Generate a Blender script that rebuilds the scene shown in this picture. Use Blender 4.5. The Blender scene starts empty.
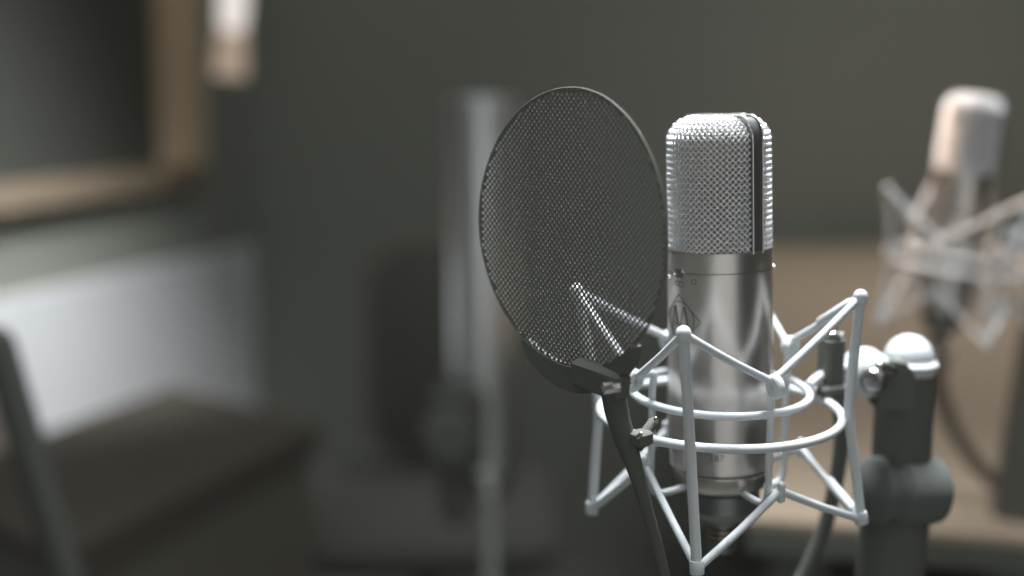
import bpy, math, random
from mathutils import Vector, Matrix
random.seed(4)
S = bpy.context.scene
COL = S.collection
PI = math.pi
sin, cos, rad = math.sin, math.cos, math.radians
F = 1300.0
TH = rad(9.5)
EYE = Vector((0, 0, 1.30))

def ray(px, py):
    x = (px - 512) / F; y = (288 - py) / F
    return Vector((x, cos(TH) + y * sin(TH), -sin(TH) + y * cos(TH)))
def P(px, py, Y):
    d = ray(px, py); return EYE + d * (Y / d.y)
def G(px, py, z):
    d = ray(px, py); return EYE + d * ((z - EYE.z) / d.z)

# ---------------------------------------------------------------- materials
def lin(c):
    out = []
    for v in c:
        v /= 255.0
        out.append(v / 12.92 if v <= .04045 else ((v + .055) / 1.055) ** 2.4)
    return out
def mat(name, rgb, rough=.5, metal=0.0, spec=.5, noise=0.0, nscale=20, bump=0.0, emit=0.0, stretch=None, coat=0.0):
    m = bpy.data.materials.new(name); m.use_nodes = True
    nt = m.node_tree; b = nt.nodes['Principled BSDF']
    col = list(rgb) + [1]
    b.inputs['Base Color'].default_value = col
    b.inputs['Roughness'].default_value = rough
    b.inputs['Metallic'].default_value = metal
    b.inputs['Specular IOR Level'].default_value = spec
    b.inputs['Coat Weight'].default_value = coat
    if emit:
        b.inputs['Emission Color'].default_value = col
        b.inputs['Emission Strength'].default_value = emit
    if noise or bump:
        tc = nt.nodes.new('ShaderNodeTexCoord'); mp = nt.nodes.new('ShaderNodeMapping')
        nt.links.new(tc.outputs['Object'], mp.inputs['Vector'])
        if stretch: mp.inputs['Scale'].default_value = stretch
        n = nt.nodes.new('ShaderNodeTexNoise'); n.inputs['Scale'].default_value = nscale; n.inputs['Detail'].default_value = 3
        nt.links.new(mp.outputs['Vector'], n.inputs['Vector'])
        if noise:
            r = nt.nodes.new('ShaderNodeMapRange')
            r.inputs['To Min'].default_value = 1 - noise; r.inputs['To Max'].default_value = 1 + noise
            nt.links.new(n.outputs['Fac'], r.inputs['Value'])
            mx = nt.nodes.new('ShaderNodeVectorMath'); mx.operation = 'SCALE'
            mx.inputs[0].default_value = col[:3]
            nt.links.new(r.outputs['Result'], mx.inputs['Scale'])
            nt.links.new(mx.outputs['Vector'], b.inputs['Base Color'])
        if bump:
            bp = nt.nodes.new('ShaderNodeBump'); bp.inputs['Strength'].default_value = bump; bp.inputs['Distance'].default_value = .0005
            nt.links.new(n.outputs['Fac'], bp.inputs['Height']); nt.links.new(bp.outputs['Normal'], b.inputs['Normal'])
    return m

M = dict(
 white=mat('white_enamel', (.68, .715, .735), .32, spec=.4),
 cord=mat('white_elastic', (.68, .715, .735), .45, spec=.4, bump=.3, nscale=900),
 nickel=mat('satin_nickel', (.64, .605, .57), .34, metal=1, noise=.04, nscale=60, stretch=(1, 1, .15)),
 nickel_dark=mat('dark_nickel', (.26, .265, .26), .42, metal=.8),
 chrome2=mat('smoky_chrome', (.50, .49, .47), .22, metal=1),
 bright=mat('bright_chrome', (.85, .84, .82), .14, metal=1),
 wire=mat('grille_wire', (.92, .93, .94), .36, metal=.6),
 gauze=mat('inner_gauze', (.74, .66, .59), .5, metal=.3),
 gold=mat('gold_capsule', (.75, .48, .30), .35, metal=.9),
 etch=mat('etched_line', (.17, .165, .155), .6, metal=.3),
 black=mat('black_plastic', (.150, .155, .138), .75, spec=.12),
 blacks=mat('black_satin_metal', (.145, .155, .146), .45, spec=.35),
 screen=mat('black_perforated_metal', (.19, .195, .175), .55, spec=.35),
 rubber=mat('black_rubber', (.13, .135, .12), .6, spec=.2, noise=.06, nscale=80),
 wall=mat('charcoal_wall', (.285, .295, .26), .9, spec=.1, noise=.05, nscale=3),
 floor=mat('dark_carpet', (.19, .195, .175), .95, spec=.05, noise=.15, nscale=40),
 wains=mat('pale_wall_paint', (.70, .72, .74), .6, spec=.2),
 tan=mat('tan_wood', (.45, .355, .265), .6, spec=.15, noise=.05, nscale=4, stretch=(1, 6, 1)),
 body_brown=mat('cabinet_side_laminate', (.20, .19, .165), .7, spec=.1),
 pole_black=mat('matt_black_pole', (.115, .12, .108), .8, spec=.1),
 sill=mat('brown_sill_wood', (.34, .27, .20), .5, spec=.2, noise=.06, nscale=6),
 brown=mat('dark_brown_wood', (.13, .118, .10), .6, spec=.15, noise=.06, nscale=5, stretch=(1, 8, 1)),
 frame=mat('honey_wood', (.66, .52, .36), .5, spec=.2, noise=.06, nscale=6),
 glass=mat('dark_window_glass', (.085, .088, .078), .5, spec=.2),
 steel=mat('polished_steel', (.90, .91, .92), .34, metal=.85),
 beige=mat('beige_fabric_shade', (.72, .55, .43), .8, emit=.28),
 glow=mat('lit_white_glass', (.95, .88, .83), .4, emit=.7),
 cloth=mat('black_chair_fabric', (.16, .165, .145), .9, spec=.1, noise=.1, nscale=60),
 edge=mat('grey_chair_piping', (.22, .20, .17), .7, spec=.2),
 pale=mat('pale_ceramic', (.66, .58, .54), .35),
 cable=mat('brown_black_cable', (.17, .145, .12), .55, spec=.3),
)

# ---------------------------------------------------------------- mesh helpers
class MB:
    def __init__(s): s.v = []; s.f = []
    def add(s, vs, fs):
        o = len(s.v); s.v += [tuple(v) for v in vs]; s.f += [tuple(i + o for i in f) for f in fs]; return s
    def tube(s, pts, r, n=10, closed=False, caps=True):
        pts = [Vector(p) for p in pts]; N = len(pts)
        rr = r if isinstance(r, (list, tuple)) else [r] * N
        tan = []
        for i in range(N):
            a = pts[i - 1] if (i > 0 or closed) else pts[i]
            b = pts[(i + 1) % N] if (i < N - 1 or closed) else pts[i]
            t = b - a
            tan.append(t.normalized() if t.length > 1e-12 else Vector((0, 0, 1)))
        ref = Vector((0, 0, 1)) if abs(tan[0].z) < .9 else Vector((1, 0, 0))
        nrm = (ref - tan[0] * ref.dot(tan[0])).normalized()
        vs = []; fs = []
        for i in range(N):
            nrm = nrm - tan[i] * nrm.dot(tan[i]); nrm.normalize()
            bn = tan[i].cross(nrm)
            for k in range(n):
                a = 2 * PI * k / n
                vs.append(pts[i] + (nrm * cos(a) + bn * sin(a)) * rr[i])
        for i in range(N if closed else N - 1):
            j = (i + 1) % N
            for k in range(n):
                fs.append((i * n + k, i * n + (k + 1) % n, j * n + (k + 1) % n, j * n + k))
        if caps and not closed:
            fs.append(tuple(range(n - 1, -1, -1))); fs.append(tuple((N - 1) * n + k for k in range(n)))
        return s.add(vs, fs)
    def capsule(s, a, b, r, n=12):           # round-ended bar
        a = Vector(a); b = Vector(b); d = (b - a); L = d.length; d = d / L if L else Vector((0, 0, 1))
        pts = []; rr = []
        for k in range(5):
            t = k / 4 * PI / 2; pts.append(a - d * r * cos(t)); rr.append(max(r * sin(t), r * .05))
        for k in range(5):
            t = k / 4 * PI / 2; pts.append(b + d * r * sin(t)); rr.append(max(r * cos(t), r * .05))
        return s.tube(pts, rr, n)
    def lathe(s, prof, n=48, mtx=None):      # prof: (r,z)
        vs = []; fs = []
        for (r, z) in prof:
            for k in range(n):
                a = 2 * PI * k / n; vs.append(Vector((r * cos(a), r * sin(a), z)))
        for i in range(len(prof) - 1):
            for k in range(n):
                fs.append((i * n + k, i * n + (k + 1) % n, (i + 1) * n + (k + 1) % n, (i + 1) * n + k))
        if prof[0][0] > 1e-6: fs.append(tuple(range(n - 1, -1, -1)))
        if prof[-1][0] > 1e-6: fs.append(tuple((len(prof) - 1) * n + k for k in range(n)))
        if mtx is not None: vs = [mtx @ v for v in vs]
        return s.add(vs, fs)
    def box(s, c, d, mtx=None, bev=0.0):
        x, y, z = [q / 2 for q in d]; c = Vector(c)
        if bev <= 0:
            vs = [Vector((sx * x, sy * y, sz * z)) for sz in (-1, 1) for sy in (-1, 1) for sx in (-1, 1)]
            fs = [(0, 2, 3, 1), (4, 5, 7, 6), (0, 1, 5, 4), (2, 6, 7, 3), (0, 4, 6, 2), (1, 3, 7, 5)]
        else:
            vs = []; ring = []
            lv = [(-z, bev), (-z + bev, 0), (z - bev, 0), (z, bev)]
            for (zz, ins) in lv:
                X = x - ins; Y = y - ins; B = bev
                for (sx, sy) in ((1, 1), (-1, 1), (-1, -1), (1, -1)):
                    p = [(sx * X, sy * (Y - B)), (sx * (X - B), sy * Y)]
                    if sx * sy < 0: p.reverse()
                    vs += [Vector((q[0], q[1], zz)) for q in p]
            fs = [tuple(range(7, -1, -1)), tuple(24 + k for k in range(8))]
            for i in range(3):
                for k in range(8):
                    fs.append((i * 8 + k, i * 8 + (k + 1) % 8, (i + 1) * 8 + (k + 1) % 8, (i + 1) * 8 + k))
        R = mtx if mtx is not None else Matrix.Identity(3)
        return s.add([c + R @ v for v in vs], fs)
    def prism(s, poly, z0, z1):
        n = len(poly)
        vs = [Vector((p[0], p[1], z0)) for p in poly] + [Vector((p[0], p[1], z1)) for p in poly]
        fs = [tuple(range(n - 1, -1, -1)), tuple(range(n, 2 * n))] + [(k, (k + 1) % n, n + (k + 1) % n, n + k) for k in range(n)]
        return s.add(vs, fs)
    def build(s, name, m, parent=None, smooth=True, origin=None, angle=38):
        me = bpy.data.meshes.new(name)
        o = Vector(origin) if origin is not None else Vector((0, 0, 0))
        me.from_pydata([tuple(Vector(v) - o) for v in s.v], [], s.f); me.validate(); me.update()
        import bmesh
        bm = bmesh.new(); bm.from_mesh(me); bmesh.ops.recalc_face_normals(bm, faces=bm.faces[:])
        if smooth:
            for f in bm.faces: f.smooth = True
            for e in bm.edges:
                if len(e.link_faces) == 2 and e.calc_face_angle(0) > rad(angle): e.smooth = False
        bm.to_mesh(me); bm.free()
        me.materials.append(m)
        ob = bpy.data.objects.new(name, me); COL.objects.link(ob); ob.location = o
        if parent is not None: ob.parent = parent
        return ob

def spline(pts, sub=8, closed=False):
    pts = [Vector(p) for p in pts]; out = []; N = len(pts)
    rng = N if closed else N - 1
    for i in range(rng):
        p0 = pts[(i - 1) % N] if (closed or i > 0) else pts[0] * 2 - pts[1]
        p1 = pts[i]; p2 = pts[(i + 1) % N]
        p3 = pts[(i + 2) % N] if (closed or i + 2 < N) else pts[-1] * 2 - pts[-2]
        for k in range(sub):
            t = k / sub
            out.append(.5 * ((2 * p1) + (p2 - p0) * t + (2 * p0 - 5 * p1 + 4 * p2 - p3) * t * t + (3 * p1 - p0 - 3 * p2 + p3) * t ** 3))
    if not closed: out.append(pts[-1])
    return out
def frame_to(d):      # 4x4 with local z along d
    d = Vector(d).normalized(); return d.to_track_quat('Z', 'Y').to_matrix().to_4x4()
def thing(name, label, cat, loc=(0, 0, 0), group=None):
    o = bpy.data.objects.new(name, None); COL.objects.link(o); o.location = loc
    o.empty_display_size = .02
    o['label'] = label; o['category'] = cat
    if group: o['group'] = group
    return o
def tag(o, label, cat, group=None):
    o['label'] = label; o['category'] = cat
    if group: o['group'] = group
    return o
def struct(o): o['kind'] = 'structure'; return o
def dup(root, mtx, label, only=None):
    kids = {}
    def cp(o, parent):
        c = o.copy(); COL.objects.link(c)
        if parent is not None: c.parent = parent
        for ch in list(o.children): cp(ch, c)
        return c
    r = cp(root, None); r.matrix_world = mtx; r['label'] = label
    return r

# ================================================================ MICROPHONE
AX_Y = .680
C0 = P(719.5, 411, AX_Y)                     # middle of the shock mount, on the microphone's axis
def L(px, py, Y): return P(px, py, Y) - C0   # local
def zax(py): return L(720, py, AX_Y).z
zr = zax(246.5); zs = zax(266.5); zg = zax(463.5); zb = zax(477); zd = zax(486.5); zc1 = zax(504)
ztop = zax(116.5)
R0 = .0277
BA = rad(-90 + 35)                           # azimuth of the band (math angle from +X); the camera is towards -Y

mic = thing('studio_microphone', 'sharp silver studio microphone with woven wire grille, in the foreground mount', 'microphone', C0, 'large-diaphragm studio microphones')
# body
b = MB()
prof = [(R0 - .002, zr + .0005), (R0 - .0002, zr), (R0, zr - .0008), (R0, zr - .0014), (R0, zs + .001), (R0, zs + .0004), (R0 - .0004, zs + .0001)]
b.lathe(prof + [(R0 - .0006, zs)], 96)
b.build('collar', M['nickel'], mic)
b = MB()
b.lathe([(R0 - .0008, zs + .0002), (R0 - .0001, zs - .0001), (R0, zs - .0008), (R0, zs - .0012), (R0, zs - .003)] + [(R0, zs + (zg - zs) * k / 12) for k in range(1, 12)] + [(R0, zg + .003), (R0, zg + .0016), (R0, zg + .0012), (R0 - .0008, zg + .0008), (R0 - .0036, zg + .0004), (R0 - .0036, zg),
         (R0 - .0020, zg - .0012), (R0 - .0019, zg - .0016), (R0 - .0021, zg - .0024), (R0 - .0026, zb + .001), (R0 - .0034, zb - .0005), (R0 - .0050, zb - .003), (R0 - .0072, zd + .0008), (R0 - .0085, zd)], 96)
b.build('body', M['nickel'], mic)
b = MB()
b.lathe([(R0 - .0086, zd + .0005), (R0 - .0074, zd - .0004), (R0 - .0072, zc1), (R0 - .0082, zc1 - .001), (R0 - .0098, zc1 - .0045), (R0 - .012, zc1 - .0055)], 64)
b.build('base_ring', M['nickel_dark'], mic)
zc2 = zc1 - .0055
b = MB()
pr = [(.0150, zc2 + .002), (.0146, zc2 - .003), (.0078, zc2 - .004), (.0078, zc2 - .006)]
for k in range(3):
    z = zc2 - .006 - k * .0032
    pr += [(.0074, z - .0004), (.0074, z - .0012), (.0083, z - .0016), (.0083, z - .0028)]
pr += [(.0080, zc2 - .016), (.0080, zc2 - .020), (.0070, zc2 - .021)]
b.lathe(pr, 40)
plug = b.build('connector_plug', M['nickel_dark'], mic)
b = MB()
for k in range(2):
    z = zc2 - .0082 - k * .0032
    b.tube([(.0079 * cos(a), .0079 * sin(a), z) for a in [2 * PI * i / 40 for i in range(40)]], .0006, 6, closed=True)
    b.build('gold_band', M['gold'], plug); b = MB()
mic.rotation_euler = (0, rad(-2.0), 0); mic.location = C0 + Vector((.0008, 0, 0))
# grille surface
zsh = ztop - .0105
def surf(theta, s):
    """s = arc length up the meridian from the rim; returns point and normal"""
    Rg = R0 - .0012
    H = zsh - zr
    if s <= H:
        r = Rg - .0004 * (s / H); z = zr + s; nr, nz = 1, 0
    else:
        q = s - H; A = .0145
        t = min(q / A, 1.0)
        # rounded shoulder
        ang = t * rad(78)
        r = Rg - .0004 - .0104 * (1 - cos(ang)) * 1.0 - .0030 * t; z = zsh + .0105 * sin(ang) / sin(rad(78))
        nr, nz = cos(ang), sin(ang)
        if q > A: r -= (q - A)
    r = max(r, .0005)
    return Vector((r * cos(theta), r * sin(theta), z)), Vector((nr * cos(theta), nr * sin(theta), nz))
HB = .0038                                   # half width of the band
def weave(mid, wire, Pch, amp, off, sides, smax, sub):
    mb = MB(); Rg = R0 - .0012
    half = PI / 2 * Rg - HB + .0006
    def emit(run):
        if len(run) >= 3: mb.tube(run, wire, sides, caps=False)
    n = int((2 * half + smax) / Pch) + 3
    for fam in (0, 1):
        for i in range(-n, n + 1):
            run = []
            steps = int((smax + 2 * half) / Pch * sub * 2) + 4
            for k in range(steps):
                v = k * Pch / 2 / sub
                if v > smax: break
                u = (i * Pch + v) if fam == 0 else (i * Pch - v)
                if abs(u) > half:
                    emit(run); run = []; continue
                iA = (u - v) / Pch; jB = (u + v) / Pch
                o = amp * cos(PI * jB) * (-1) ** (i % 2) if fam == 0 else -amp * cos(PI * iA) * (-1) ** (i % 2)
                p, nn = surf(mid + u / Rg, v)
                q = p + nn * (o - off)
                if q.xy.length < .004: break
                run.append(q)
            emit(run)
    return mb
SMAX = zsh - zr + .0145 + .014
for side in (0, 1):
    mid = BA - PI / 2 if side == 0 else BA + PI / 2
    g = weave(mid, .00050, .00315, .00052, 0, 6, SMAX, 4).build('grille', M['wire'], mic)
    weave(mid, .00027, .00105, .0, .0017, 3, SMAX - .004, 1).build('inner_gauze', M['gauze'], g)
# band: arch over the head
RBk = R0 - .0012
b = MB()
rd = Vector((cos(BA), sin(BA), 0)); sd = Vector((-sin(BA), cos(BA), 0))
path = []
for k in range(13): path.append((R0 - .0008, zr - .001 + (zsh - zr + .001) * k / 12))
for k in range(1, 7):
    a = k / 6 * PI / 2; path.append((R0 - .0008 - .0070 * (1 - cos(a)), zsh + .0102 * sin(a)))
full = [(r, z) for r, z in path] + [(-r, z) for r, z in reversed(path)]
vs = []; fs = []
N = len(full)
for i, (r, z) in enumerate(full):
    a = full[max(i - 1, 0)]; c = full[min(i + 1, N - 1)]
    t = Vector((c[0] - a[0], c[1] - a[1])); t.normalize(); nr = Vector((t.y, -t.x))
    for (w, h) in ((-HB, -.002), (-HB, .0012), (-HB + .0007, .0012), (-HB + .0007, .0003), (HB - .0007, .0003), (HB - .0007, .0012), (HB, .0012), (HB, -.002)):
        q = Vector((r, z)) + nr * h
        vs.append(rd * q.x + sd * w + Vector((0, 0, q.y)))
for i in range(N - 1):
    for k in range(8):
        fs.append((i * 8 + k, i * 8 + (k + 1) % 8, (i + 1) * 8 + (k + 1) % 8, (i + 1) * 8 + k))
fs += [tuple(range(8)), tuple((N - 1) * 8 + k for k in range(7, -1, -1))]
b.add(vs, fs); band = b.build('head_band', M['nickel_dark'], mic)
b = MB()
for w in (-HB + .0003, HB - .0003):
    b = MB(); b.tube([rd * (r + (.0013 if r > 0 else -.0013) * (1 if z < zsh + .004 else 0)) + sd * w + Vector((0, 0, z + (.0013 if z >= zsh + .004 else 0))) for r, z in full], .00042, 6)
    b.build('band_edge', M['nickel'], band)
# capsule inside
b = MB()
cz = (zr + zsh) / 2 + .004
mm = Matrix.Translation((0, 0, cz)) @ frame_to(sd)
b.lathe([(.0, -.004), (.0120, -.004), (.0158, -.0035), (.0165, -.002), (.0165, .002), (.0158, .0035), (.0120, .004), (.0, .004)], 40, mm)
cap = b.build('capsule', M['gold'], mic)
b = MB(); b.tube([(0, 0, zr - .002), (0, 0, cz - .0165)], .003, 12); b.lathe([(0, zr - .001), (R0 - .003, zr - .001), (R0 - .003, zr + .0006), (0, zr + .0006)], 40)
b.build('capsule_post', M['nickel_dark'], cap)
# marks on the body -------------------------------------------------------
def onb(theta, z, h=.0): r = R0 + h; return Vector((r * cos(theta), r * sin(theta), z))
TL = rad(-90 - 58)                           # emblem azimuth
ze = zax(313)
def em(u, v, h=.00005): return onb(TL + u / R0, ze + v, h)
b = MB(); D = .0137
def stroke(pts, r=.00028, n=6):
    out = []
    for i in range(len(pts) - 1):
        for k in range(10):
            t = k / 10; out.append((pts[i][0] * (1 - t) + pts[i + 1][0] * t, pts[i][1] * (1 - t) + pts[i + 1][1] * t))
    out.append(pts[-1])
    b.tube([em(u, v) for u, v in out], r, n)
stroke([(0, D), (D, 0), (0, -D), (-D, 0), (0, D)])
stroke([(.0098 * cos(a), .0098 * sin(a)) for a in [2 * PI * k / 24 for k in range(25)]], .00024)
for cx in (-.0035, .0035):
    stroke([(cx - .0036, -.0068), (cx - .0003, .0075)], .0003)
    stroke([(cx + .0036, -.0068), (cx + .0003, .0075)], .00055)
    stroke([(cx - .0022, -.0022), (cx + .0022, -.0022)], .00025)
b.build('emblem', M['etch'], mic)
# pattern switch and marks
b = MB()
def patch(mb, th, z, du, dz, h0, h1):
    n = 6; vs = []
    for i in range(n + 1):
        u = (-.5 + i / n) * du
        for (zz, hh) in ((-dz / 2, h0), (-dz / 2, h1), (dz / 2, h1), (dz / 2, h0)):
            vs.append(onb(th + u / R0, z + zz, hh))
    fs = [(0, 1, 2, 3), tuple(n * 4 + k for k in (3, 2, 1, 0))]
    for i in range(n):
        for k in range(4): fs.append((i * 4 + k, (i + 1) * 4 + k, (i + 1) * 4 + (k + 1) % 4, i * 4 + (k + 1) % 4))
    mb.add(vs, fs)
tsw = rad(-90 - 58)
patch(b, tsw, zax(267.5), .0062, .0046, -.001, .00008)
sw = b.build('pattern_switch', M['etch'], mic)
b = MB(); pp = onb(tsw - .055, zax(268.5), .0); b.capsule(pp, onb(tsw - .055, zax(268.5), .0012), .0010, 10)
pp = onb(tsw + .12, zax(264.8)); b.capsule(pp, onb(tsw + .12, zax(264.8), .0008), .0007, 10)
b.build('switch_lever', M['bright'], sw)
b = MB()
def ringmark(cu, cv, r, zc, r2=.00022):
    b.tube([onb(tsw + (cu + r * cos(a)) / R0, zc + cv + r * sin(a), .00003) for a in [2 * PI * k / 20 for k in range(20)]], r2, 5, closed=True)
ringmark(-.0016, 0, .0015, zax(277.5)); ringmark(.0016, 0, .0015, zax(277.5))
b.tube([onb(tsw + u / R0, zax(275.5) - 0.0001, .00003) for u in (-.003, 0, .003)], .0002, 5)
ringmark(.0100, 0, .0013, zax(274)); 
b.build('pattern_symbol', M['etch'], mic)
b = MB()
for (th, y) in ((rad(-90 + 88), 268), (rad(-90 - 74), 273)):
    b = MB(); b.capsule(onb(th, zax(y), -.0005), onb(th, zax(y), .0010), .0011, 10)
    b.build('screw', M['bright'], mic)
# model number engraved low on the body
def text_mesh(txt, size):
    cu = bpy.data.curves.new('t', 'FONT'); cu.body = txt; cu.size = size; cu.extrude = 0; cu.align_x = 'LEFT'; cu.resolution_u = 3
    ob = bpy.data.objects.new('t', cu); COL.objects.link(ob)
    dg = bpy.context.evaluated_depsgraph_get(); me = bpy.data.meshes.new_from_object(ob.evaluated_get(dg))
    bpy.data.objects.remove(ob); return me
me = text_mesh('187', .0052)
b = MB(); th0 = rad(-90 - 22)
zt = zax(446.5)
b.add([onb(th0 + v.co.x / R0, zt + v.co.y, .00006) for v in me.vertices], [tuple(p.vertices) for p in me.polygons])
b.build('model_number', M['etch'], mic, smooth=False)

# ================================================================ SHOCK MOUNT
mount = thing('shock_mount', 'sharp white wire shock mount holding the foreground microphone', 'shock mount', C0, 'wire spider shock mounts')
A0 = rad(-90 - 14)                           # azimuth of the front rod
RB, RS, tb, ts = .0643, .0472, .00245, .00215
tilt = rad(2.0)
def tl(v):                                    # cage leans a little towards the camera
    v = Vector(v); return Vector((v.x, v.y * cos(tilt) - v.z * sin(tilt) * 0, v.z + v.y * math.tan(tilt)))
b = MB(); b.tube([tl((RB * cos(a), RB * sin(a), 0)) for a in [2 * PI * k / 96 for k in range(96)]], tb, 12, closed=True)
b.build('large_ring', M['white'], mount)
zsr = zax(390.5)
b = MB(); b.tube([tl((RS * cos(a), RS * sin(a), zsr)) for a in [2 * PI * k / 80 for k in range(80)]], ts, 12, closed=True)
b.build('small_ring', M['white'], mount)
RT = .0765
az = {'F': A0, 'R': A0 + PI / 2, 'B': A0 + PI, 'L': A0 - PI / 2}
def yat(a, r): return AX_Y + r * sin(a)
top = {'F': L(683.5, 334, yat(az['F'], RT)), 'R': L(860.5, 297, yat(az['R'], RT)), 'L': L(577, 291, yat(az['L'], RT))}
bot = {'F': L(697, 569, yat(az['F'], RT)), 'R': L(861, 519, yat(az['R'], RT)), 'L': L(592, 509, yat(az['L'], RT))}
top['B'] = top['L'] + top['R'] - top['F']; bot['B'] = bot['L'] + bot['R'] - bot['F']
for k in 'FRBL':
    a = az[k]; m_ = tl(((RB + .0045) * cos(a), (RB + .0045) * sin(a), 0))
    m_ = L(*{'F': (690, 444), 'R': (848, 409), 'L': (599, 404), 'B': (0, 0)}[k], yat(a, RB + .003)) if k != 'B' else m_
    p = [top[k], top[k].lerp(m_, .5) , m_.lerp(top[k], .12), m_.lerp(bot[k], .12), bot[k].lerp(m_, .5), bot[k]]
    b = MB(); b.tube(spline(p, 6), .0027, 14); rod = b.build('outer_rod', M['white'], mount)
    up = (top[k] - m_).normalized(); dn = (bot[k] - m_).normalized()
    b = MB(); b.capsule(top[k] - up * .0018, top[k] + up * .0004, .0038, 14); b.build('rod_tip', M['cord'], rod)
    b = MB(); b.lathe([(.0001, -.0022), (.0034, -.002), (.0037, 0), (.0037, .004), (.0034, .0046), (.0001, .0048)], 16, Matrix.Translation(bot[k] - dn * .002) @ frame_to(dn))
    b.build('end_cap', M['white'], rod)
# inner posts
iaz = {'FR': A0 + PI / 4, 'FL': A0 - PI / 4, 'BR': A0 + 3 * PI / 4, 'BL': A0 - 3 * PI / 4}
RI = .0505
itop = {'FR': (772, 382), 'FL': (637, 377), 'BR': (787, 344), 'BL': (670, 339)}
ibot = {'FR': (780, 491), 'FL': (645, 465), 'BR': (800, 447), 'BL': (667, 430)}
it = {}; ib = {}
for k in iaz:
    it[k] = L(*itop[k], yat(iaz[k], RI)); ib[k] = L(*ibot[k], yat(iaz[k], RI))
for k in iaz:
    a = iaz[k]; e = Vector((cos(a), sin(a), 0))
    rp = .0455; pa = {'FR': -65, 'FL': -149, 'BR': 28, 'BL': 118}[k]; pe = Vector((cos(rad(pa)), sin(rad(pa)), 0))
    zt_ = it[k].z; zb_ = (ib['FR'].z + ib['FL'].z) / 2 - (.0105 if k in ('FR', 'FL') else .0045)
    if k == 'BR': zb_ = L(785, 476, .705).z
    o_ = pe * rp
    pts = [it[k] + e * .0045 + Vector((0, 0, -.004)), it[k] + e * .002 + Vector((0, 0, .0005)), Vector((o_.x, o_.y, zt_ + .001)), Vector((o_.x, o_.y, zt_ - .008)),
           Vector((o_.x, o_.y, zb_ * .4)), Vector((o_.x, o_.y, zb_ + .007)), pe * (rp - .0025) + Vector((0, 0, zb_ - .0008)), pe * (rp - .009) + Vector((0, 0, zb_ - .0028)), pe * (.0225 if k != 'BR' else .0285) + Vector((0, 0, zb_ - .002))]
    b = MB(); b.tube(spline(pts, 7), .0019, 12)
    # stop peg the lower cord bears on
    post = b.build('inner_post', M['white'], mount)
    b = MB(); pb = ib[k]
    b.capsule(pb + e * .0008 + Vector((0, 0, -.004)), pb + e * .0008 + Vector((0, 0, .0032)), .0022, 12)
    b.tube([pb + e * .0008 + Vector((0, 0, -.001)), Vector((o_.x, o_.y, pb.z - .001))], .0017, 10)
    b.build('cord_peg', M['white'], post)
    b = MB(); q_ = it[k] + e * .0025 + Vector((0, 0, -.0018)); tn = Vector((-e.y, e.x, 0)); ring = []
    for kk_ in range(20):
        a_ = 2 * PI * kk_ / 20; ring.append(q_ + (e * .7 + Vector((0, 0, .7))) * (.0034 * cos(a_)) * 1.1 + (e * .7 - Vector((0, 0, .7))).normalized() * (.0042 * sin(a_)))
    b.tube(ring, .0024, 10, closed=True)
    b.build('cord_knob', M['cord'], post)
order = ['F', 'FR', 'R', 'BR', 'B', 'BL', 'L', 'FL']
def cord(pt, inner, name, sgn):
    b = MB()
    for i in range(8):
        k0, k1 = order[i], order[(i + 1) % 8]
        q0 = pt[k0] if k0 in pt else inner[k0]; q1 = pt[k1] if k1 in pt else inner[k1]
        d = (q1 - q0).normalized()
        mid_ = (q0 + q1) / 2 + Vector((0, 0, -.0008))
        b.tube(spline([q0 + d * .0006, mid_, q1 - d * .0006], 6), .0021, 10)
    return b.build(name, M['cord'], mount)
ctop = cord(top, it, 'elastic_cord', 1)
cbot = cord(bot, ib, 'elastic_cord', -1)
for cc, pt, inn in ((ctop, top, it), (cbot, bot, ib)):
    a_, b_ = pt['R'], inn['BR']
    q0 = a_.lerp(b_, .12); q1 = a_.lerp(b_, .52); s0 = a_.lerp(b_, .07)
    b = MB(); b.tube([s0, q0, q0.lerp(q1, .02), q1, q1.lerp(b_, .05)], [.0022, .0026, .0030, .0030, .0022], 12)
    b.build('cord_sleeve', M['white'], cc)
# stem to the stand joint (white), clamp on the rings (black)
b = MB()
s_a = L(808, 386, .690); s_b = L(829, 372, .712); s_c = L(850, 366, .724)
b.tube(spline([s_a, L(817, 378, .70), s_b, s_c], 6), .0026, 12)
b.tube(spline([L(812, 391, .69), L(815, 384, .70), L(822, 384, .705)], 5), .0022, 10)
b.build('mount_stem', M['white'], mount)
cb = L(831, 362, .708)
b = MB()
Rz = Matrix.Rotation(rad(20), 3, 'Z')
b.box(cb + Vector((0, 0, .000)), (.0120, .012, .029), Rz, .0018)
b.box(L(829, 389, .706), (.0175, .015, .0055), Rz, .0012)
clamp = b.build('ring_clamp', M['black'], mount)
b = MB(); b.lathe([(.0002, 0), (.0055, 0), (.0062, .0008), (.0062, .0030), (.005, .0038), (.0002, .0038)], 6, Matrix.Translation(cb + Vector((0, 0, .0148))))
b.lathe([(.0002, 0), (.0032, 0), (.0032, .0035), (.0026, .0042), (.0002, .0042)], 16, Matrix.Translation(cb + Vector((0, 0, .018))))
b.build('clamp_bolt', M['bright'], clamp)
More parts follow.
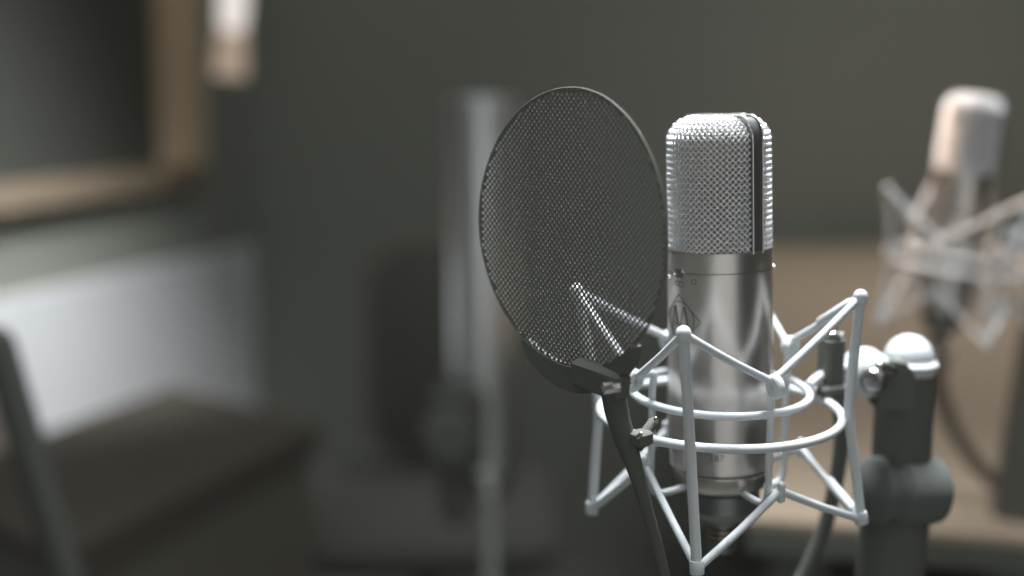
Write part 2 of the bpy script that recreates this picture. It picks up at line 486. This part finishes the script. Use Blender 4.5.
# swivel joint
bc = L(866, 372, .728)
b = MB()
ax = Vector((.35, -.85, -.15)).normalized()
mj = Matrix.Translation(bc) @ frame_to(ax) @ Matrix.Scale(1.13, 4)
b.lathe([(.0002, -.0105), (.006, -.0103), (.0105, -.008), (.0122, -.004), (.0122, .0), (.0115, .0003)], 40, mj)
b.lathe([(.0108, .0002), (.0121, .001), (.0121, .004), (.0105, .0075), (.0075, .0098), (.0035, .0108), (.0002, .011)], 40, mj)
jn = b.build('swivel_joint', M['white'], mount)
b = MB()
bx = L(874, 380, .712)
mb_ = Matrix.Translation(bx) @ frame_to(Vector((-.55, -.8, -.1)))
b.lathe([(.0002, -.006), (.0062, -.006), (.0075, -.002), (.0078, .002), (.0066, .0045), (.0062, .0048), (.0058, .0035), (.0032, .0030), (.0002, .0030)], 28, mb_)
b.capsule(L(880, 366, .712), L(893, 371, .716), .0030, 12)
b.capsule(L(879, 388, .712), L(886, 380, .714), .0022, 12)
b.build('joint_bolt', M['chrome2'], jn)

# ================================================================ POP FILTER
FY = .625
fc = P(565.5, 231, FY)
pop = thing('pop_filter', 'round black perforated pop filter screen beside the foreground microphone', 'pop filter', fc)
na = rad(51.3)
Un = Vector((cos(na), -sin(na), 0)); Nn = Vector((-sin(na), -cos(na), 0)); Vn = Vector((0, 0, 1))
RF = .0686
def ps(u, v): return Un * u + Vn * v + Nn * (-.0035 * (1 - (u / RF) ** 2)) 
pit = .00238; rh = pit * .375
vs = []; fs = []; key = {}
def vid(i, j):
    if (i, j) not in key:
        x = (i - j) * pit / 2 / math.sqrt(2); y = (i + j) * pit / 2 / math.sqrt(2)
        rr = math.hypot(x, y)
        if rr > RF - .0005: x *= (RF - .0005) / rr; y *= (RF - .0005) / rr
        key[(i, j)] = len(vs); vs.append(ps(x, y))
    return key[(i, j)]
n = int(RF / pit) + 4
for a in range(-n * 2, n * 2):
    for c in range(-n * 2, n * 2):
        i, j = a * 2, c * 2
        cx = (i + 1 - (j + 1)) * pit / 2 / math.sqrt(2); cy = (i + j + 2) * pit / 2 / math.sqrt(2)
        rr = math.hypot(cx, cy)
        if rr > RF + .0002: continue
        outer = [vid(i, j), vid(i + 1, j), vid(i + 2, j), vid(i + 2, j + 1), vid(i + 2, j + 2), vid(i + 1, j + 2), vid(i, j + 2), vid(i, j + 1)]
        if rr > RF - .0014:
            fs.append(tuple(outer)); continue
        inn = []
        for k in range(8):
            pi_, pj_ = ((0, 0), (1, 0), (2, 0), (2, 1), (2, 2), (1, 2), (0, 2), (0, 1))[k]
            dx = ((pi_ - 1) - (pj_ - 1)) ; dy = (pi_ + pj_ - 2); l = math.hypot(dx, dy)
            inn.append(len(vs)); vs.append(ps(cx + dx / l * rh, cy + dy / l * rh))
        for k in range(8): fs.append((outer[k], outer[(k + 1) % 8], inn[(k + 1) % 8], inn[k]))
me = bpy.data.meshes.new('screen'); me.from_pydata([tuple(v) for v in vs], [], fs); me.validate(); me.materials.append(M['screen'])
scr = bpy.data.objects.new('screen', me); COL.objects.link(scr); scr.parent = pop
so = scr.modifiers.new('thick', 'SOLIDIFY'); so.thickness = .0004; so.offset = 0
b = MB(); b.tube([ps(RF * cos(a), RF * sin(a)) for a in [2 * PI * k / 120 for k in range(120)]], .00045, 8, closed=True)
b.build('rim', M['screen'], pop)
# crescent bracket under the rim
b = MB(); n = 24
vs = []; fs = []
a0, a1 = rad(-90 - 29), rad(-90 + 44)
for i in range(n + 1):
    t = i / n; a = a0 + (a1 - a0) * t
    w = .0004 + .0105 * math.sin(PI * min(1, max(0, t))) ** .6
    for (rr, h) in ((RF - .0012, -.003), (RF - .0012, .0022), (RF + w, .0032), (RF + w, -.004)):
        q = ps(RF * cos(a), RF * sin(a)); dd = Un * cos(a) + Vn * sin(a)
        vs.append(q + dd * (rr - RF) + Nn * h)
for i in range(n):
    for k in range(4): fs.append((i * 4 + k, (i + 1) * 4 + k, (i + 1) * 4 + (k + 1) % 4, i * 4 + (k + 1) % 4))
fs += [(3, 2, 1, 0), tuple(n * 4 + k for k in range(4))]
b.add(vs, fs); br = b.build('bracket', M['black'], pop)
# block and arm
Lp = lambda x, y, Y: P(x, y, Y) - fc
b = MB()
Rb = Matrix.Rotation(rad(-44), 3, 'Z')
b.box(Lp(600, 379, .606), (.032, .010, .0135), Rb @ Matrix.Rotation(rad(6), 3, 'Y'), .002)
blk = b.build('hinge_block', M['black'], pop)
b = MB()
b.lathe([(.0002, -.0012), (.0026, -.001), (.003, 0), (.003, .007), (.0026, .0076), (.0015, .008), (.0002, .008)], 8, Matrix.Translation(Lp(618, 386.5, .594)) @ frame_to((-1, -.25, -.10)))
b.capsule(Lp(616, 386.5, .594), Lp(628, 383, .598), .0017, 10)
b.build('thumb_screw', M['bright'], blk)
b = MB()
cs = [((613, 392), .0120), ((618, 418), .0112), ((625, 440), .0105), ((634, 466), .0080), ((641, 488), .0066), ((647, 510), .0058), ((656, 540), .0054), ((668, 590), .0052)]
pts = [Lp(x, y, .606 + .0003 * (y - 400) * .25) for (x, y), w in cs]
vs = []; fs = []
for i, p in enumerate(pts):
    w = cs[i][1] / 2
    for k in range(16):
        a = 2 * PI * k / 16; vs.append(p + Un * (w * 1.25 * cos(a)) + Nn * (min(w, .005) * sin(a)))
for i in range(len(pts) - 1):
    for k in range(16): fs.append((i * 16 + k, i * 16 + (k + 1) % 16, (i + 1) * 16 + (k + 1) % 16, (i + 1) * 16 + k))
fs += [tuple(range(15, -1, -1)), tuple((len(pts) - 1) * 16 + k for k in range(16))]
b.add(vs, fs); arm = b.build('arm', M['black'], pop)
b = MB()
q0 = Lp(636, 446, .605); q1 = Lp(656, 419, .612)
b.tube([q0, q0.lerp(q1, .3), q0.lerp(q1, .3), q0.lerp(q1, .9), q1], [.0036, .0036, .0028, .0028, .0018], 14)
b.box(Lp(641, 438, .604), (.009, .010, .007), Rb, .0012)
tc_ = b.build('clamp_jaw', M['black'], arm)
b = MB(); b.capsule(Lp(638, 437, .598), Lp(641, 434, .598), .0011, 8); b.capsule(Lp(655, 420, .608), Lp(656, 418.5, .608), .0008, 8)
b.build('jaw_screw', M['bright'], tc_)

# ================================================================ STAND of the foreground mount
sy = .748
sc_ = P(905.5, 375, sy)
stand = thing('microphone_stand', 'black stand with white domed cap right of the foreground shock mount', 'microphone stand', Vector((sc_.x, sc_.y, 0)))
def Ls(v): return Vector(v) - Vector((sc_.x, sc_.y, 0))
k_px = (P(906.5, 375, sy) - sc_).x             # metres per pixel here
b = MB()
zt0 = P(907, 366, sy).z; zl = P(907, 470, sy).z
b.lathe([(29 * k_px * .8, zt0 - .003), (28.5 * k_px, zt0 - .005), (29 * k_px, zt0 - .012), (29 * k_px, zl), (27 * k_px, zl - .004)], 40)
b.build('upright_sleeve', M['black'], stand)
b = MB()
zf = P(909, 366, sy).z
rD = 24.5 * k_px
prof = [(rD * .98, zf - .006), (27.5 * k_px, zf - .0015), (29 * k_px, zf + .0005), (28.8 * k_px, zf + .0022), (26.5 * k_px, zf + .0035), (rD, zf + .0045)]
for k in range(1, 10):
    a = k / 9 * PI / 2; prof.append((max(rD * cos(a), .0001), zf + .0045 + (rD * 1.0) * sin(a) * 1.0))
b.lathe(prof, 40, Matrix.Translation((.0015, 0, 0))); b.build('domed_cap', M['white'], stand)
# joint housing with chamfered top
b = MB()
hb = Ls(P(895, 380, sy - .022))
poly = [(-.011, -.016), (.010, -.016), (.0095, .004), (.005, .0105), (-.004, .0125), (-.011, .010)]
vs = [hb + Vector((x, y_, z)) for y_ in (-.006, .012) for (x, z) in poly]
n = len(poly)
b.add(vs, [tuple(range(n)), tuple(range(2 * n - 1, n - 1, -1))] + [(k, n + k, n + (k + 1) % n, (k + 1) % n) for k in range(n)])
b.build('joint_housing', M['black'], stand, smooth=False)
# knob (horizontal drum)
b = MB()
kc = Ls(P(905, 490, sy - .008)); ad = Vector((.93, .30, -.10))
mk = Matrix.Translation(kc) @ frame_to(ad)
rk = 34.5 * k_px
b.lathe([(.0002, -.0250), (rk * .80, -.0250), (rk * .97, -.0225), (rk * .97, -.018), (rk * .80, -.016), (rk * .80, -.010), (rk * .99, -.006), (rk, .016), (rk * .97, .0195), (rk * .86, .0215), (rk * .6, .0218), (.0002, .0215)], 44, mk)
b.build('clamp_knob', M['blacks'], stand)
b = MB()
p0 = Ls(P(897, 495, sy + .004)); p1 = Ls(P(889, 580, sy + .004)); dd = (p1 - p0)
low = p0 + dd * ((p0.z - .03) / -dd.z) if dd.z < 0 else p1
foot = Vector((p1.x, p1.y, .03))
b.tube([p0, p1, p1 + dd * .4], [.0205, .0200, .0195], 32)
tubew = b.build('lower_clamp', M['black'], stand)
b = MB(); e_ = p1 + dd * .35
b.tube([e_, Vector((e_.x, e_.y, e_.z - .02)), Vector((e_.x, e_.y, .02))], .012, 24); b.build('pole', M['blacks'], stand)
for k in range(3):
    a = 2 * PI * k / 3 + .5; b = MB()
    b.capsule(Vector((e_.x, e_.y, .10)), Vector((e_.x + .30 * cos(a), e_.y + .30 * sin(a), .012)), .011, 12); b.build('leg', M['blacks'], stand)

# cable hanging behind the mount
cpts = [P(838, 372, .742), P(838, 392, .745), P(842, 430, .745), P(838, 470, .748), P(826, 522, .75), P(806, 571, .75), P(785, 610, .75), P(770, 680, .75)]
cpts.append(Vector((cpts[-1].x - .03, .78, .4))); cpts.append(Vector((cpts[-1].x - .1, .9, .02)))
b = MB(); b.tube(spline(cpts, 10), .0046, 12)
tag(b.build('microphone_cable', M['rubber'], None, origin=cpts[-1]), 'thick black cable hanging behind the foreground shock mount', 'cable')

# ================================================================ second microphone and mount, behind right
S2 = P(959, 261, 1.19)
Rt = Matrix.Rotation(rad(4.5), 4, 'Y') @ Matrix.Rotation(rad(3), 4, 'X') @ Matrix.Rotation(rad(22), 4, 'Z')
mic2 = dup(mic, Matrix.Translation(S2 + Vector((-.008, 0, -.005))) @ Rt, 'blurred second microphone at the right, standing behind the domed black stand')
mount2 = dup(mount, Matrix.Translation(S2) @ Rt, 'blurred white shock mount around the second microphone at the right')
sp = P(1052, 300, 1.28); sl = P(1008, 610, 1.28)
st2 = thing('boom_stand', 'blurred black slanting stand pole cut by the right edge of the photo', 'microphone stand', Vector((sl.x, sl.y, 0)))
o2 = Vector((sl.x, sl.y, 0))
b = MB(); b.tube([sp - o2, sl - o2, sl - o2 + (sl - sp) * .15], [.026, .032, .032], 24); b.build('slanting_arm', M['black'], st2)
e2 = sl - o2 + (sl - sp) * .1
b = MB(); b.tube([e2, Vector((e2.x, e2.y, .86))], .018, 20); b.build('pole', M['blacks'], st2)
b = MB(); b.tube([P(1052, 310, 1.28) - o2, P(1025, 300, 1.24) - o2], .009, 12); b.build('mount_fitting', M['blacks'], st2)
c2 = [P(945, 350, 1.30), P(938, 378, 1.32), P(950, 420, 1.33), P(975, 462, 1.33), P(1008, 492, 1.33), P(1045, 505, 1.33)]
b = MB(); b.tube(spline(c2, 10), .0082, 12)
tag(b.build('microphone_cable', M['cable'], None, origin=c2[0]), 'blurred dark cable looping below the second microphone at the right', 'cable')

# ================================================================ ROOM
dw = Vector((sin(rad(20.8)), cos(rad(20.8)), 0)); w0 = Vector((-1.024, 2.6, 0)); nw = Vector((dw.y, -dw.x, 0))   # left wall, normal into the room
def W(px, py, off=0.0):
    d = ray(px, py); q = w0 + nw * off - EYE
    return EYE + d * (q.dot(nw) / d.dot(nw))
corner = W(252, 300); corner.z = 0
nearL = w0 - dw * 4.95
BY = corner.y
def slab(name, a, b_, z0, z1, t, m, side):
    a = Vector(a); b_ = Vector(b_); d = (b_ - a); d.z = 0; nn = Vector((-d.y, d.x, 0)).normalized() * side
    mb = MB(); mb.prism([a.xy, b_.xy, (b_ + nn * t).xy, (a + nn * t).xy], z0, z1)
    return struct(mb.build(name, m, None, smooth=False))
slab('wall_left', nearL, corner + dw * .1, 0, 2.9, .12, M['wall'], 1)
slab('wall_back', corner + Vector((0, 0, 0)), Vector((3.2, BY, 0)), 0, 2.9, .12, M['wall'], 1)
slab('wall_right', Vector((3.1, -2.1, 0)), Vector((3.1, BY + .1, 0)), 0, 2.9, .12, M['wall'], -1)
slab('wall_front', Vector((nearL.x, nearL.y, 0)), Vector((3.2, nearL.y, 0)), 0, 2.9, .12, M['wall'], -1)
b = MB(); b.prism([(-3.0, -2.2), (3.2, -2.2), (3.2, BY + .12), (-.8, BY + .12)], -.05, 0); struct(b.build('floor', M['floor'], None, smooth=False))
# pale lower wall panel
za = W(0, 298).z; zb2 = W(250, 244).z
zw = (za + zb2) / 2
b = MB()
pA = w0 - dw * 2.6; pB = corner - dw * .01
b.prism([pA.xy, pB.xy, (pB + nw * .018).xy, (pA + nw * .018).xy], 0.0, zw)
struct(b.build('trim_1', M['wains'], None, smooth=False))
# window frame on the left wall
def wl(s, z, off): p = w0 + dw * s + nw * off; return Vector((p.x, p.y, z))
def sOf(px, py): q = W(px, py); return (q - w0).dot(dw), q.z
sr, zr1 = sOf(190, 172); sr0, _ = sOf(152, 100)
zbtm = sOf(95, 197)[1]; zup = sOf(95, 173)[1]
s_left = -1.6
def wbox(mb, s0, s1, z0, z1, o0, o1):
    a, b_, c, d = wl(s0, 0, o0), wl(s1, 0, o0), wl(s1, 0, o1), wl(s0, 0, o1)
    mb.prism([a.xy, b_.xy, c.xy, d.xy], z0, z1)
win = bpy.data.objects.new('window_1', None); COL.objects.link(win); win.location = wl((s_left + sr) / 2, zbtm, 0); win['kind'] = 'structure'
wo = win.location.copy()
def wbuild(mb, name, m):
    o = mb.build(name, m, None, smooth=False, origin=wo); o.location = (0, 0, 0); o.parent = win; return o
b = MB(); wbox(b, s_left, sr, zbtm, zup, .002, .035); wbuild(b, 'window_sill', M['sill'])
b = MB(); wbox(b, sr0, sr, zup, 2.6, .002, .05)
wbox(b, sr0 + .03, sr - .03, zup, 2.6, .05, .062); wbox(b, s_left, sr0, 2.5, 2.6, .002, .05); wbox(b, s_left, s_left + .1, zup, 2.5, .002, .05); wbuild(b, 'window_frame', M['frame'])
b = MB(); wbox(b, s_left + .1, sr0, zup, 2.5, .002, .012); wbuild(b, 'pane', M['glass'])

# tan desk behind right
DZ = .85
fl = G(726, 247, DZ); nl = G(748, 518, DZ)
dr = (fl - nl); dr.z = 0
nr_ = G(1010, 538, DZ) - nl; nr_.z = 0; nr_ = nr_.normalized() * 1.9
fr_ = Vector((nl.x + nr_.x + dr.x, fl.y, DZ))
if fl.y > BY - .04: fl = nl + dr * ((BY - .05 - nl.y) / dr.y); fr_.y = fl.y
desk = thing('desk', 'long tan wooden desk behind the stand at the right', 'desk', Vector((nl.x, nl.y, 0)))
dO = Vector((nl.x, nl.y))
poly = [nl.xy - dO, (nl + nr_).xy - dO, fr_.xy - dO, fl.xy - dO]
b = MB(); b.prism(poly, DZ - .008, DZ); b.build('desktop', M['tan'], desk, smooth=False)
b = MB(); b.prism(poly, DZ - .035, DZ - .008); b.build('edge_frame', M['black'], desk, smooth=False)
cx_ = sum((p for p in poly), Vector((0, 0))) / 4
for p in poly:
    q = p + (cx_ - p).normalized() * .08
    b = MB(); b.box((q.x, q.y, (DZ - .035) / 2), (.06, .06, DZ - .035), None, .005); b.build('leg', M['black'], desk, smooth=False)

# dark brown table left
TZ = .72
A_ = G(172, 386, TZ); B_ = G(50, 431, TZ); C_ = G(250, 407, TZ)
d1 = (B_ - A_).normalized(); d2 = (C_ - A_).normalized()
tb_ = thing('cabinet', 'low dark brown cabinet in front of the pale wall panel', 'cabinet', Vector((A_.x, A_.y, 0)))
pl = [Vector((0, 0)), (d2 * .42).xy, (d2 * .42 + d1 * .62).xy, (d1 * .62).xy]
b = MB(); b.prism(pl, TZ - .04, TZ); b.build('table_top', M['brown'], tb_, smooth=False)
b = MB(); cxx = sum((p for p in pl), Vector((0, 0))) / 4; b.prism([p + (cxx - p) * .06 for p in pl], .03, TZ - .04); b.build('cabinet_body', M['body_brown'], tb_, smooth=False)
cx_ = sum((p for p in pl), Vector((0, 0))) / 4
# small pale mug on it
mp_ = G(-3, 447, TZ)
mg = thing('mug', 'pale blurred mug on the dark cabinet at the left edge', 'mug', mp_)
b = MB(); b.lathe([(.0002, 0), (.028, 0), (.032, .004), (.034, .085), (.031, .085), (.029, .008), (.0002, .006)], 32); b.build('cup', M['pale'], mg)
b = MB(); b.tube(spline([(-.033, 0, .07), (-.055, 0, .065), (-.058, 0, .035), (-.032, 0, .02)], 6), .005, 10); b.build('handle', M['pale'], mg)

# black boom pole at the far left
q0 = P(-2, 345, 1.25); q1 = P(70, 590, 1.25)
bo = Vector((q1.x, q1.y, 0))
bm_ = thing('boom_pole', 'blurred black slanted boom pole at the left edge', 'microphone stand', bo)
b = MB(); b.capsule(q0 - bo, q1 - bo + (q1 - q0) * .2, .0172, 20); b.build('pole', M['pole_black'], bm_)
b = MB(); b.capsule(q1 - bo + Vector((0, 0, -.02)), Vector((.02, 0, .03)), .016, 16); b.build('leg', M['blacks'], bm_)
b = MB(); b.lathe([(.16, 0.0), (.16, .02), (.14, .03), (.02, .036), (.0001, .036)], 36, Matrix.Translation((.02, 0, 0))); b.build('base', M['blacks'], bm_)

# steel cylinder on a stand
ty = 1.75
t0 = P(480, 97, ty); t1 = P(484, 470, ty); kp = (P(481, 97, ty) - t0).x
to = Vector((t1.x, t1.y, 0))
tw = thing('steel_tube', 'tall blurred polished steel tube left of the pop filter', 'tube', to)
r_ = 35 * kp
b = MB()
zt_, zb_ = t0.z, P(484, 470, ty).z
b.lathe([(r_ * .7, zb_), (r_ * .97, zb_ + .003), (r_, zb_ + .008), (r_, zt_ - .006), (r_ * .97, zt_ - .001), (r_ * .9, zt_), (r_ * .87, zt_ - .003), (r_ * .0, zt_ - .004)], 64)
b.build('tube_body', M['steel'], tw)
b = MB(); b.lathe([(.0001, zb_ - .035), (r_ * .55, zb_ - .03), (r_ * .75, zb_ - .012), (r_ * .72, zb_), (.0001, zb_)], 40, Matrix.Translation((.006, 0, 0))); b.build('collar', M['bright'], tw)
b = MB(); b.tube([(.01, 0, zb_ - .03), (.01, 0, .03)], .0115, 24); b.build('pole', M['steel'], tw)
b = MB()
kc = P(447, 436, ty - .10) - to
b.lathe([(.0001, -.03), (.028, -.03), (.036, -.022), (.037, .018), (.030, .03), (.0001, .031)], 36, Matrix.Translation(kc) @ frame_to((.2, -1, .1)))
b.box(kc + Vector((.012, .045, -.002)), (.075, .06, .12), Matrix.Rotation(rad(8), 3, 'Z'), .012)
b.box(kc + Vector((.01, .05, -.085)), (.045, .05, .10), None, .01)
b.build('clamp', M['black'], tw)
b = MB(); b.lathe([(.17, 0), (.17, .015), (.15, .026), (.02, .034), (.0001, .034)], 40); b.build('base', M['blacks'], tw)

# dark chair in the gloom
chY = 2.55
cc_ = P(432, 350, chY)
co = Vector((cc_.x, cc_.y, 0))
ch = thing('office_chair', 'dark padded office chair standing behind the steel tube', 'chair', co)
kk = (P(433, 350, chY) - cc_).x
def rrect(w, h, r, n=8):
    out = []
    for (sx, sy, a0_) in ((1, 1, 0), (-1, 1, 90), (-1, -1, 180), (1, -1, 270)):
        for k in range(n + 1):
            a = rad(a0_ + 90 * k / n); out.append((sx * (w - r) + r * cos(a), sy * (h - r) + r * sin(a)))
    return out
zc_ = cc_.z; hw = 62 * kk; hh = 108 * kk
rr_ = rrect(hw, hh, hw * .7)
vs = []; fs = []; n = len(rr_)
for (sc2, y_) in ((.9, -.045), (1, -.03), (1, .02), (.9, .035)):
    vs += [Vector((x * sc2, y_, zc_ + z * sc2)) for x, z in rr_]
for i in range(3):
    for k in range(n): fs.append((i * n + k, i * n + (k + 1) % n, (i + 1) * n + (k + 1) % n, (i + 1) * n + k))
fs += [tuple(range(n)), tuple(range(4 * n - 1, 3 * n - 1, -1))]
b = MB(); b.add(vs, fs); bk = b.build('backrest', M['cloth'], ch)
b = MB(); b.tube([Vector((x, -.03, zc_ + z)) for x, z in rr_], .010, 8, closed=True); b.build('piping', M['edge'], bk)
b = MB(); b.box((0, -.20, .47), (.48, .46, .09), None, .03); b.build('seat', M['cloth'], ch)
b = MB(); b.box((0, .03, (.45 + zc_ - hh) / 2 + .02), (.08, .02, max(.1, zc_ - hh - .45 + .16)), None, .004); b.build('back_support', M['black'], ch)
b = MB(); b.tube([(0, -.2, .43), (0, -.2, .08)], .03, 20); b.build('gas_column', M['blacks'], ch)
for k in range(5):
    a = 2 * PI * k / 5; b = MB()
    b.capsule((0, -.2, .09), (.28 * cos(a), -.2 + .28 * sin(a), .07), .018, 10)
    lg = b.build('leg', M['blacks'], ch)
    b = MB(); b.lathe([(.0001, -.015), (.028, -.015), (.03, 0), (.028, .015), (.0001, .015)], 16, Matrix.Translation((.28 * cos(a), -.2 + .28 * sin(a), .03)) @ frame_to((-sin(a), cos(a), 0))); b.build('caster', M['blacks'], lg)

# wall lamp near the top left
ly = 2.85
lt = P(231, 48, ly); kl = (P(232, 55, ly) - lt).x
lamp = thing('hanging_lamp', 'small lit lamp with white top and beige shade hanging at the top left', 'lamp', lt)
b = MB()
b.lathe([(23.5 * kl, -.062), (18.5 * kl, .035), (17.5 * kl, .035), (22.5 * kl, -.062)], 36, Matrix.Rotation(rad(5), 4, 'Y')); b.build('shade', M['beige'], lamp)
b = MB()
mtl = Matrix.Rotation(rad(5), 4, 'Y')
b.lathe([(.0001, .028), (13 * kl, .030), (18 * kl, .048), (19.5 * kl, .085), (19 * kl, .14), (14 * kl, .18), (.0001, .19)], 36, mtl); b.build('glass_globe', M['glow'], lamp)
b = MB(); b.tube([(.016, 0, .18), (.03, 0, .6), (.03, 0, 2.88 - lt.z)], .006, 12); b.tube([(.03, 0, 2.88 - lt.z), (.03, BY - lt.y - .005, 2.88 - lt.z)], .008, 12); b.build('suspension_rod', M['blacks'], lamp)

# ================================================================ LIGHT
w = bpy.data.worlds.new('World'); S.world = w; w.use_nodes = True
w.node_tree.nodes['Background'].inputs['Color'].default_value = (.97, 1.0, 1.0, 1)
w.node_tree.nodes['Background'].inputs['Strength'].default_value = .38
def area(name, loc, target, sx, sy, power, col=(1, 1, 1), spread=180):
    l = bpy.data.lights.new(name, 'AREA'); l.shape = 'RECTANGLE'; l.size = sx; l.size_y = sy; l.energy = power; l.color = col; l.spread = rad(spread)
    o = bpy.data.objects.new(name, l); COL.objects.link(o); o.location = loc
    o.rotation_euler = (Vector(target) - Vector(loc)).to_track_quat('-Z', 'Y').to_euler()
    return o
mc = C0
area('softbox_key', (.16, .98, 2.6), mc, .7, .6, 10.5, (.95, .985, 1.03), 60)
area('window_behind_camera', (.2, -1.75, 1.05), (.2, 1, 1.05), 2.2, 1.8, 8.0, (.97, .99, 1.0))
area('warm_fill_left', (-1.95, 1.2, 1.1), (0, 1.2, 1.1), 1.9, 1.5, 7.0, (1.0, .77, .60), 110)  # added warm area lamp, unseen, meant for warm reflections on the metal; no window
area('wall_wash', (-.40, 1.6, 2.65), W(15, 375), .35, .35, 3.2, (.98, .99, 1.0), 32)
area('desk_fill', (1.0, 2.7, 2.7), (.95, 2.5, .85), .6, .6, 3.2, (1.0, .97, .93), 90)  # unseen fill added overhead to brighten the desktop
area('mic_warm_fill', (-.35, 1.5, 1.95), S2 + Vector((.01, 0, .07)), .15, .15, .2, (1.0, .66, .42), 14)  # small fill added out of view to warm the second microphone

# ================================================================ CAMERA
cam = bpy.data.cameras.new('camera'); co_ = bpy.data.objects.new('camera', cam); COL.objects.link(co_)
co_.location = EYE; co_.rotation_euler = (PI / 2 - TH, 0, 0)
cam.sensor_width = 36; cam.lens = F / 1024 * 36
cam.clip_start = .02
cam.dof.use_dof = True; cam.dof.focus_distance = .640; cam.dof.aperture_fstop = 2.15
S.camera = co_
S.view_settings.view_transform = 'Standard'; S.view_settings.look = 'None'
S.view_settings.exposure = 0.05; S.view_settings.gamma = 1; S.view_settings.use_curve_mapping = False
S.cycles.max_bounces = 8; S.cycles.use_denoising = True
